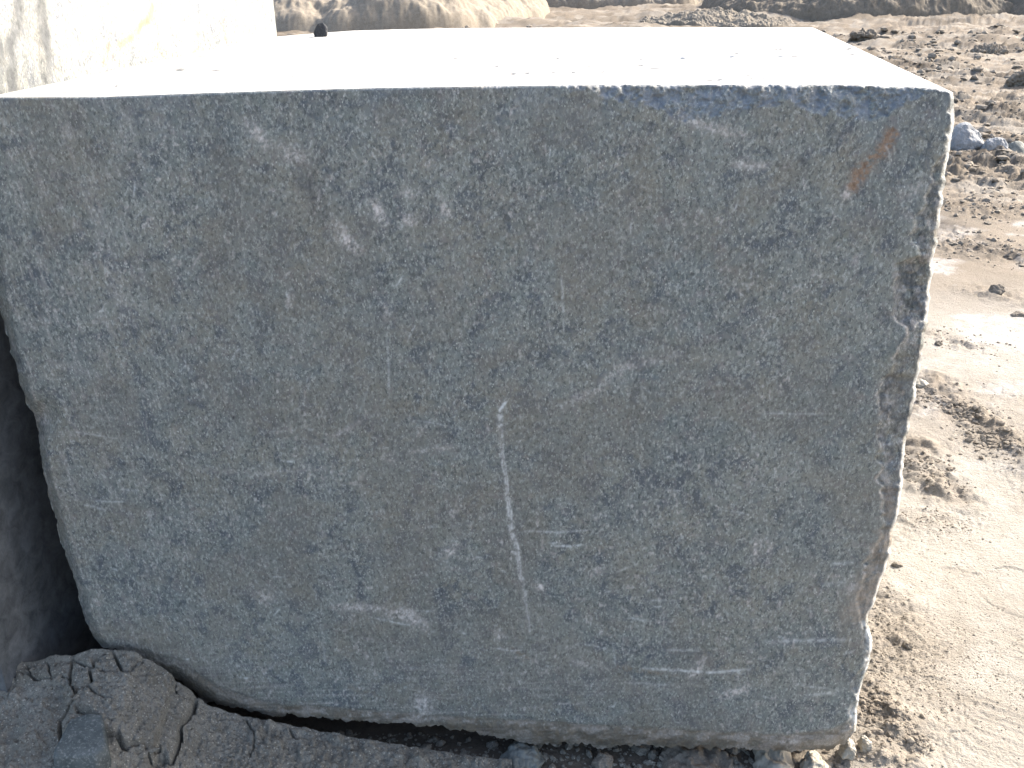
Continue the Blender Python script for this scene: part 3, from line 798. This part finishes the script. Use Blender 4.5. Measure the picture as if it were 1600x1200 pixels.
# ------------------------------------------------------------------ cracked mud bank at the foot of the block
BANK_PX = [(-420, 1050), (-260, 1046), (-120, 1040), (0, 1031), (17, 1033), (43, 1034), (66, 1029), (86, 1023), (113, 1023), (142, 1014), (169, 1013), (190, 1015), (212, 1018), (228, 1028), (252, 1042), (268, 1051), (275, 1064), (291, 1072), (308, 1090), (331, 1103), (364, 1114), (400, 1122), (440, 1130), (500, 1142), (600, 1160), (700, 1176), (800, 1188)]
BX = np.array(BANK_PX, float)
nbx, nby = 760, 420
bpx = np.interp(np.linspace(0, 1, nbx), np.linspace(0, 1, 3), [-420, 250, 800])
bpy_ = np.interp(bpx, BX[:, 0], BX[:, 1]) + 3 * (fbm(bpx / 9, bpx * 0, octv=3, seed=300) - 0.5)
edge3 = on_face(bpx, bpy_, -0.030)
tt = np.linspace(-0.10, 1, nby)
BV = np.zeros((nby, nbx, 3))
for i, t_ in enumerate(tt):
    if t_ < 0:                                            # the broken back edge, dropping into the gap
        f = -t_ / 0.10
        BV[i, :, 0] = edge3[:, 0]; BV[i, :, 1] = edge3[:, 1] + 0.02 * math.sin(f * 1.5)
        BV[i, :, 2] = edge3[:, 2] * (1 - f) + (-0.03) * f
    else:
        BV[i, :, 0] = edge3[:, 0] * (1 - 0.06 * t_); BV[i, :, 1] = edge3[:, 1] - 0.75 * t_
        BV[i, :, 2] = edge3[:, 2] * (1 - 0.62 * t_ ** 1.1) - 0.004
topm = sstep(-0.005, 0.02, tt)[:, None] * np.ones((1, nbx))
bx_, by_ = BV[..., 0], BV[..., 1]
qx, qy = project(BV)
qx = qx + 5 * (fbm(bx_ * 28, by_ * 28, octv=3, seed=301) - 0.5); qy = qy + 5 * (fbm(bx_ * 28, by_ * 28, octv=3, seed=305) - 0.5)
CR = [([(306, 1090), (300, 1115), (283, 1133), (281, 1155), (273, 1181), (265, 1190), (250, 1178)], 4.2, .035),
      ([(119, 1099), (139, 1105), (156, 1119), (162, 1135), (180, 1138), (189, 1152), (199, 1157), (225, 1158), (248, 1165)], 3.2, .028),
      ([(114, 1032), (146, 1041), (166, 1046), (185, 1044), (202, 1046), (215, 1037), (226, 1026)], 2.2, .020),
      ([(172, 1012), (180, 1026), (189, 1042)], 2.4, .020), ([(146, 1041), (144, 1031), (159, 1024), (174, 1017)], 2.0, .018),
      ([(139, 1045), (142, 1062), (119, 1072), (116, 1085), (99, 1105), (91, 1112), (91, 1152), (88, 1175)], 2.6, .024),
      ([(136, 1069), (149, 1080), (172, 1089)], 1.8, .012), ([(113, 1028), (109, 1059), (116, 1080)], 2.2, .018),
      ([(288, 1087), (298, 1093), (306, 1090)], 1.6, .012), ([(273, 1066), (276, 1082), (290, 1088)], 1.6, .012), ([(450, 1140), (461, 1157)], 1.8, .012),
      ([(0, 1052), (30, 1048), (60, 1054), (95, 1050), (112, 1058)], 2.4, .016), ([(40, 1036), (48, 1052)], 1.8, .012), ([(72, 1030), (78, 1052)], 1.8, .012),
      ([(225, 1158), (235, 1180), (262, 1192)], 2.0, .014), ([(380, 1120), (398, 1150), (392, 1185)], 1.6, .010)]
crk = np.zeros_like(bx_)
for pts, wdt, dpt in CR:
    d, t = dist_poly(qx, qy, pts)
    crk = np.maximum(crk, dpt * 1.5 * np.exp(-(d / (wdt * 0.80)) ** 4))
nmid = fbm(bx_ * 12, by_ * 12, octv=4, seed=310) - 0.5
nfin = fbm(bx_ * 75, by_ * 75, octv=4, seed=315, gain=0.6) - 0.5
nfin2 = fbm(bx_ * 210, by_ * 210, octv=2, seed=317) - 0.5
left_low = sstep(112, 95, qx) * sstep(1050, 1062, qy)
low2 = sstep(0, 6, qy - np.interp(qx, [119, 139, 156, 162, 180, 199, 248], [1099, 1105, 1119, 1135, 1138, 1157, 1165])) * sstep(100, 120, qx) * sstep(262, 250, qx)
low3 = sstep(330, 420, qx)
c1_, c2_, ci_ = cells(bx_ * 55 + nmid, by_ * 55, seed=320)
grit = np.clip(1 - c1_ * 1.9, 0, 1) ** 0.7 * (ci_ > 0.55)
c1b, c2b, cib = cells(bx_ * 24 + nmid, by_ * 24, seed=325)
lumps = np.clip(1 - c1b * 1.5, 0, 1) ** 0.6 * (cib > 0.45) * cib
BV[..., 2] += topm * (0.016 * nmid + 0.015 * nfin + 0.006 * nfin2 - crk - 0.020 * left_low - 0.026 * low2 + 0.004 * grit * (0.4 + left_low + low2 + low3)
                      + 0.022 * lumps * np.clip(left_low * 0.5 + 0.8 * low3 + 0.4 * low2, 0, 1))
BV[..., 1] += (1 - topm) * 0.010 * nfin
mud_me = mesh_np("mud_bank", BV, grid_faces(nby, nbx), smooth=True)
tag(link("mud_bank", mud_me, M_MUD), "bank of grey dried mud split by cracks at the foot of the big granite block", "mud bank")


def bank_hit(px, py):
    """where the sight line through a photograph point meets the mud bank"""
    X_, Y_ = project(BV)
    k = np.argmin((X_ - px) ** 2 + (Y_ - py) ** 2 + 1e6 * (topm < 0.9))
    return BV.reshape(-1, 3)[k]


# ------------------------------------------------------------------ rocks and clods
def rock_mesh(name, pts, cuts=3, amp=0.012, freq=14, seed=0, smooth=True, rnd=0.0):
    bm = bmesh.new()
    for p in pts: bm.verts.new(p)
    r = bmesh.ops.convex_hull(bm, input=bm.verts[:])
    bmesh.ops.delete(bm, geom=[g for g in r["geom_interior"] if isinstance(g, bmesh.types.BMVert)], context='VERTS')
    bmesh.ops.bevel(bm, geom=bm.edges[:], offset=amp * 0.9, segments=1, affect='EDGES', clamp_overlap=True)
    bmesh.ops.triangulate(bm, faces=bm.faces[:])
    for _ in range(cuts):
        L = np.median([e.calc_length() for e in bm.edges])
        bmesh.ops.subdivide_edges(bm, edges=[e for e in bm.edges if e.calc_length() > L * 0.6], cuts=1, use_grid_fill=True)
        bmesh.ops.triangulate(bm, faces=[f for f in bm.faces if len(f.verts) > 3])
    bm.normal_update()
    co = np.array([v_.co[:] for v_ in bm.verts]); no = np.array([v_.normal[:] for v_ in bm.verts])
    f = fbm(co[:, 0] * freq + seed, co[:, 1] * freq, co[:, 2] * freq + 0.37, octv=4, seed=400 + seed, gain=0.55) - 0.5
    g = fbm(co[:, 0] * freq * .35 + seed, co[:, 1] * freq * .35, co[:, 2] * freq * .35 + 0.37, octv=2, seed=440 + seed) - 0.5
    co = co + no * (amp * 1.6 * f + rnd * g)[:, None]
    for v_, c in zip(bm.verts, co): v_.co = c
    me = bpy.data.meshes.new(name)
    for f_ in bm.faces: f_.smooth = smooth
    bm.to_mesh(me); bm.free()
    return me


def random_pts(sx, sy, sz, n, seed, flat=0.3):
    r = np.random.default_rng(seed)
    p = r.normal(size=(n, 3)); p /= np.linalg.norm(p, axis=1, keepdims=True)
    p *= r.uniform(0.8, 1.05, (n, 1))
    p[:, 2] = np.maximum(p[:, 2], -flat)
    return p * np.array([sx, sy, sz])


def stone(name, label, cat, px, py, size, mat, seed, z=None, n=16, amp=None, freq=None, group=None, rot=0.0, sink=0.25, cuts=3, pts=None):
    x, y = ground_xy(px, py, 0.0 if z is None else z)
    zz_ = ground_z(x, y) if z is None else z
    P = random_pts(*size, n, seed) if pts is None else pts
    m = max(size)
    me = rock_mesh(name, P, cuts, amp or m * 0.10, freq or 1.6 / m, seed)
    o = link(name, me, mat, (float(x), float(y), zz_ + size[2] * (0.3 - sink) if pts is None else zz_))
    o.rotation_euler = (0, 0, rot)
    tag(o, label, cat, group)
    return o


# black pebble on the top of the block
kx, ky = 502.0, 57.0
rk = ray(kx, ky); tk = (((zl + zr) / 2) - CAM_Z) / rk[2]
bp = np.array([0, 0, CAM_Z]) + rk * tk
s_ = np.linalg.norm(bp - np.array([0, 0, CAM_Z])) / FPX   # metres per photograph pixel there
bl_pts = [(-9, -5, 0), (8, -5, 0), (-9, 5, 0), (8, 6, 0), (-10, -4, 7), (9, -3, 8), (-9, 4, 11), (9, 5, 12), (-4, -2, 18), (3, 1, 21), (6, 0, 18), (-7, 2, 15), (9, 0, 14)]
me = rock_mesh("dark_stone", [tuple(q * s_ for q in p) for p in bl_pts], 3, 0.003, 60, 5)
tag(link("dark_stone", me, M_BLACK, (bp[0], bp[1], bp[2] - 0.002)), "small black stone perched near the back edge of the white block top", "stone")

# bluish slab-like chip lying on the mud bank
cb = bank_hit(138, 1165)
cs = np.linalg.norm(cb - np.array([0, 0, CAM_Z])) / FPX
chip = [(-31, 26, 26), (-8, 38, 27), (9, 36, 26), (36, -20, 22), (26, -34, 20), (-24, -38, 20), (-31, -30, 22),
        (-33, 27, -6), (11, 38, -6), (39, -22, -14), (28, -40, -14), (-28, -44, -14), (-33, -34, -6)]
me = rock_mesh("stone_chip", [tuple(q * cs for q in p) for p in chip], 3, 0.003, 40, 9)
tag(link("stone_chip", me, M_CHIP, (cb[0], cb[1], cb[2] - 0.006)), "flat blue-green stone chip with a sawn top lying on cracked mud", "stone chip")

# rubble out in the yard to the right
r1 = [(-.20, -.10, -.03), (.14, -.12, -.03), (-.18, .12, -.03), (.22, .10, -.03), (-.17, -.06, .20), (-.07, -.02, .255), (.02, .04, .25), (-.16, .08, .18), (.10, -.02, .12), (.20, .02, .05), (.02, -.11, .10), (-.06, -.12, .06)]
stone("boulder", "whitish angular boulder with a peaked top showing past the block's right edge", "rock", 1508, 243, (.22, .12, .25), M_WSTONE, 21, amp=.034, freq=11, cuts=4, pts=r1)
r2 = [(-.11, -.08, -.03), (.12, -.08, -.03), (-.11, .08, -.03), (.13, .08, -.03), (-.09, -.05, .07), (.02, -.03, .11), (.10, 0, .10), (-.06, .05, .10), (.13, -.02, .04)]
stone("boulder", "low rounded pale rock touching the right side of the peaked boulder", "rock", 1550, 247, (.14, .09, .11), M_WSTONE, 22, amp=.026, freq=14, cuts=4, pts=r2)
stone("boulder", "greenish grey broken rock at the photo's right edge, last in the row of rocks", "rock", 1588, 243, (.16, .12, .15), M_GSTONE, 23, amp=.03, freq=9)
stone("boulder", "small brown lump in front of the peaked white boulder", "rock", 1499, 243, (.05, .045, .05), M_CLODD, 24)
CL = [("dark round clod on pale ground right of the chipped pocket in the block's edge", 1556, 462, (.055, .05, .05), M_CLODD, 31),
      ("tiny dark clod alone on smooth cream ground near the block's lower right edge", 1418, 1012, (.018, .016, .018), M_CLODD, 32),
      ("broad dark heap of clods just past the white top's right back corner", 1347, 70, (.42, .30, .20), M_CLODD, 33),
      ("large dark clod cut off by the photo's right edge above the rocks", 1600, 138, (.30, .25, .30), M_CLODD, 34),
      ("greyish rounded lump of earth between tyre ruts, upper right of the photo", 1545, 85, (.42, .30, .18), M_CLOD, 35),
      ("small clod at the base of the block's brown-stained lower right edge", 1402, 884, (.020, .018, .016), M_CLOD, 36),
      ("flat brownish clod at the right edge of the photo below the dark round clod", 1592, 492, (.05, .04, .018), M_CLOD, 37),
      ("small dark clod above the diagonal ridge of crumbs", 1466, 540, (.024, .02, .018), M_CLODD, 38),
      ("small clod in the smooth pale ground below the diagonal ridge of crumbs", 1484, 736, (.016, .015, .012), M_CLOD, 39),
      ("half-buried pale lump beside the block's broken edge above the crumb ridge", 1436, 606, (.05, .04, .035), M_CREAM, 41)]
for lab, px, py, sz, mt, sd in CL:
    stone("earth_clod", lab, "clod", px, py, sz, mt, sd, n=26, amp=max(sz) * (0.42 if max(sz) > .2 else 0.26), freq=(5.5 if max(sz) > .2 else 3.4) / max(sz), cuts=4 if max(sz) > .2 else 3, group="loose clods of earth in the yard")
# stones wedged below the lower right corner of the block
PK = [("flat cream stone slab in sunlight under the block's lower right edge", 1212, 1192, (.060, .10, .035), M_CREAM, 51),
      ("angular cream stone with one dark side under the block's lower right edge", 1272, 1197, (.040, .06, .030), M_CREAM, 52),
      ("upright cream stone directly below the block's lower right corner", 1322, 1180, (.024, .03, .050), M_CREAM, 53),
      ("small cream stone leaning at the block's lower right corner, farthest right of the packing stones", 1350, 1168, (.020, .022, .035), M_CREAM, 54),
      ("shaded brown slab under the block, left of the sunlit cream slab", 1085, 1197, (.100, .10, .030), M_CLOD, 55),
      ("shaded bluish stone under the middle of the block's bottom edge", 815, 1186, (.060, .06, .032), M_GSTONE, 56),
      ("shaded round stone under the block between the bluish stone and brown slab", 942, 1188, (.030, .03, .026), M_CLOD, 57)]
for lab, px, py, sz, mt, sd in PK:
    stone("packing_stone", lab, "stone", px, py, sz, mt, sd, n=30, amp=max(sz) * 0.22, freq=3.0 / max(sz), cuts=4, group="stones under the bottom edge of the block", sink=0.1)

# crumbs: countless small lumps, one object
ico = bmesh.new()
bmesh.ops.create_icosphere(ico, subdivisions=1, radius=1.0)
iv = np.array([v_.co[:] for v_ in ico.verts]); it = np.array([[v_.index for v_ in f_.verts] for f_ in ico.faces])
ico.free()
variants = []
for k in range(12):
    d = fbm(iv[:, 0] * 1.3 + 7 * k, iv[:, 1] * 1.3, iv[:, 2] * 1.3 + .4, octv=3, seed=500 + k)
    variants.append(iv * (0.35 + 1.2 * d + 0.22 * (np.random.default_rng(k).uniform(size=len(iv)) - .5))[:, None] * np.array([1.15, 0.9, 0.8]))


def crumbs(name, spots, mat):
    Vc, Tc, o = [], [], 0
    for (x, y, z, s) in spots:
        b = variants[rng.integers(12)]
        a = rng.uniform(0, 2 * math.pi)
        R = np.array([[math.cos(a), -math.sin(a), 0], [math.sin(a), math.cos(a), 0], [0, 0, 1]])
        sc = s * rng.uniform(0.7, 1.3, 3) * np.array([1, 1, 0.75])
        Vc.append((b * sc) @ R.T + np.array([x, y, z + s * 0.12])); Tc.append(it + o); o += len(iv)
    me = mesh_np(name, np.concatenate(Vc), tris=np.concatenate(Tc), smooth=False)
    return tag(link(name, me, mat), kind="stuff")


spots = []
def scatter(pts, wid, n, s0, s1):
    q = np.stack(ground_xy([p[0] for p in pts], [p[1] for p in pts]), -1)
    for _ in range(n):
        k = rng.integers(len(q) - 1); t = rng.uniform()
        p = q[k] * (1 - t) + q[k + 1] * t + rng.normal(size=2) * wid
        s = s0 * (s1 / s0) ** (rng.uniform() ** 2.2)
        spots.append((p[0], p[1], ground_z(p[0], p[1]), s))


scatter([(1365, 920), (1385, 960), (1372, 1010), (1370, 1060)], .045, 320, .002, .007)
scatter([(1380, 1030), (1440, 1060)], .09, 700, .0015, .004)
scatter([(1352, 1085), (1370, 1110), (1395, 1180)], .045, 360, .003, .011)
scatter([(1190, 1196), (1290, 1192), (1345, 1172)], .03, 110, .003, .016)
scatter([(1405, 1120), (1425, 1155), (1450, 1172)], .018, 150, .002, .007)
scatter([(1485, 640), (1505, 650), (1525, 668)], .035, 130, .005, .020)
scatter([(1520, 682), (1545, 695), (1590, 705)], .05, 150, .005, .018)
scatter([(1440, 600), (1500, 640), (1560, 680), (1640, 740)], .10, 260, .003, .010)
scatter([(1420, 715), (1440, 735), (1470, 765)], .06, 260, .003, .011)
scatter([(1425, 625), (1440, 622), (1462, 632)], .04, 140, .004, .013)
scatter([(1410, 810), (1460, 812), (1500, 830)], .05, 160, .002, .006)
scatter([(1440, 520), (1480, 535), (1560, 540)], .12, 160, .003, .010)
scatter([(1470, 320), (1540, 330), (1620, 330)], .30, 320, .006, .030)
scatter([(1460, 370), (1520, 390), (1620, 405)], .22, 240, .006, .028)
scatter([(1480, 275), (1540, 285), (1620, 280)], .5, 300, .008, .04)
scatter([(1480, 170), (1600, 195)], 1.2, 260, .012, .05)
scatter([(1400, 900), (1600, 1000)], .30, 900, .0012, .0030)
scatter([(1450, 1040), (1620, 1060)], .16, 900, .0012, .0030)
for _ in range(9000):
    d_ = 8.5 * (26 / 8.5) ** rng.uniform(); x_ = d_ * rng.uniform(-0.05, 0.62)
    i_ = int(np.argmin(np.abs(rr - math.hypot(x_, d_)))); j_ = int(np.argmin(np.abs(th - math.atan2(x_, d_))))
    if streak[i_, j_] < 0.50 + 0.05 * rng.uniform(): continue
    spots.append((x_, d_, float(gp[i_, j_, 2]), 0.012 * (6.0 ** (rng.uniform() ** 2.0)) * (0.6 + d_ / 22)))
crumbs("earth_crumbs", spots, M_CLOD)
spots = []
BF = BV.reshape(-1, 3); okb = np.nonzero((topm.ravel() > 0.95) & (tt[:, None] * np.ones((1, nbx)) < 0.75).ravel())[0]
for k in rng.choice(okb, 3600):
    p = BF[k]
    s0 = 0.0012 * (7.0 ** (rng.uniform() ** 3.2))
    if qx.ravel()[k] > 400: s0 *= 1.25
    spots.append((p[0], p[1], p[2], s0))
for k in rng.choice(okb, 900):
    X_, Y_ = qx.ravel()[k], qy.ravel()[k]
    if 115 < X_ < 300 and rng.uniform() < .8: continue
    spots.append((BF[k][0], BF[k][1], BF[k][2], 0.0028 * (4.2 ** (rng.uniform() ** 2))))
for _ in range(900):
    x, y = ground_xy(rng.uniform(480, 1180), rng.uniform(1140, 1215))
    spots.append((float(x), float(y), ground_z(x, y), 0.0025 * (7.0 ** (rng.uniform() ** 2.6))))
for (px, py, s) in [(237, 1056, .006), (260, 1051, .007), (228, 1048, .005), (222, 1046, .004), (190, 1110, .005), (340, 1147, .007), (250, 1108, .004), (62, 1110, .006), (70, 1072, .005), (225, 1180, .012), (240, 1172, .010), (375, 1135, .006), (100, 1068, .014), (120, 1090, .012), (104, 1085, .009), (111, 1095, .013), (90, 1060, .010)]:
    p = bank_hit(px, py); spots.append((p[0], p[1], p[2], s))
crumbs("gravel", spots, M_MUD)

# ------------------------------------------------------------------ heaps of earth closing the yard
def heap(name, label, cx, cy, rx, ry, hgt, mat, seed, nx=420, ny=320, rough=0.42):
    a = np.linspace(-1, 1, nx); b = np.linspace(-1, 1, ny)
    A, B = np.meshgrid(a, b)
    x = cx + A * rx; y = cy + B * ry
    rad = np.sqrt(A ** 2 + B ** 2) + 0.30 * (fbm(x * 0.35, y * 0.35, octv=3, seed=seed) - 0.5)
    base_ = np.clip(1 - rad, 0, 1) ** 0.85
    base_ = base_ * sstep(1.0, 0.85, np.maximum(np.abs(A), np.abs(B)))
    g = fbm(x * 0.9, y * 0.9, octv=5, seed=seed + 3, gain=0.6)
    c1, c2, ci = cells(x * 2.2, y * 2.2, seed + 7)
    cl = np.clip(1 - c1 * 1.4, 0, 1) * (ci > 0.5) * ci
    amp_ = rough
    gully = fbm(x * 0.7, y * 0.2, octv=3, seed=seed + 11, ridged=True)
    z = hgt * base_ * (0.75 + 0.5 * g - 0.22 * gully) + sstep(0, 0.12, base_) * (amp_ * (fbm(x * 3.4, y * 3.4, octv=5, seed=seed + 5, gain=0.68) - 0.5) + 0.52 * amp_ * cl) - 0.7 * (1 - sstep(0, 0.10, base_))
    me = mesh_np(name, np.stack([x, y, z], -1), grid_faces(ny, nx))
    return tag(link(name, me, mat), label, "dirt heap", "heaps of earth behind the block")


heap("dirt_heap", "tall pale tan heap of earth behind the black stone on the block", -5.2, 35.0, 7.0, 8.5, 4.6, M_PALEPILE, 600, rough=0.20)
heap("dirt_heap", "low tan heap of earth behind the middle of the block's back edge", 2.5, 47.0, 9.0, 6.0, 3.4, M_PILE, 620)
heap("dirt_heap", "dark brown heap of earth at the top right, behind the flat yard", 12.3, 37.5, 6.0, 5.5, 3.6, M_PILED, 640, rough=0.3)
heap("dirt_heap", "small dark ridge of earth lying ahead of the low tan heap", 6.2, 31.5, 2.6, 1.7, 0.42, M_PILE, 660, rough=0.28)
heap("dirt_heap", "grey heap of earth in the top right corner of the photo", 19.5, 35.0, 4.5, 5.0, 3.6, M_PILED, 680)
heap("dirt_heap", "long distant heap of earth across the far end of the yard", 6.0, 66.0, 46.0, 9.0, 6.5, M_PILED, 700, 320, 120)
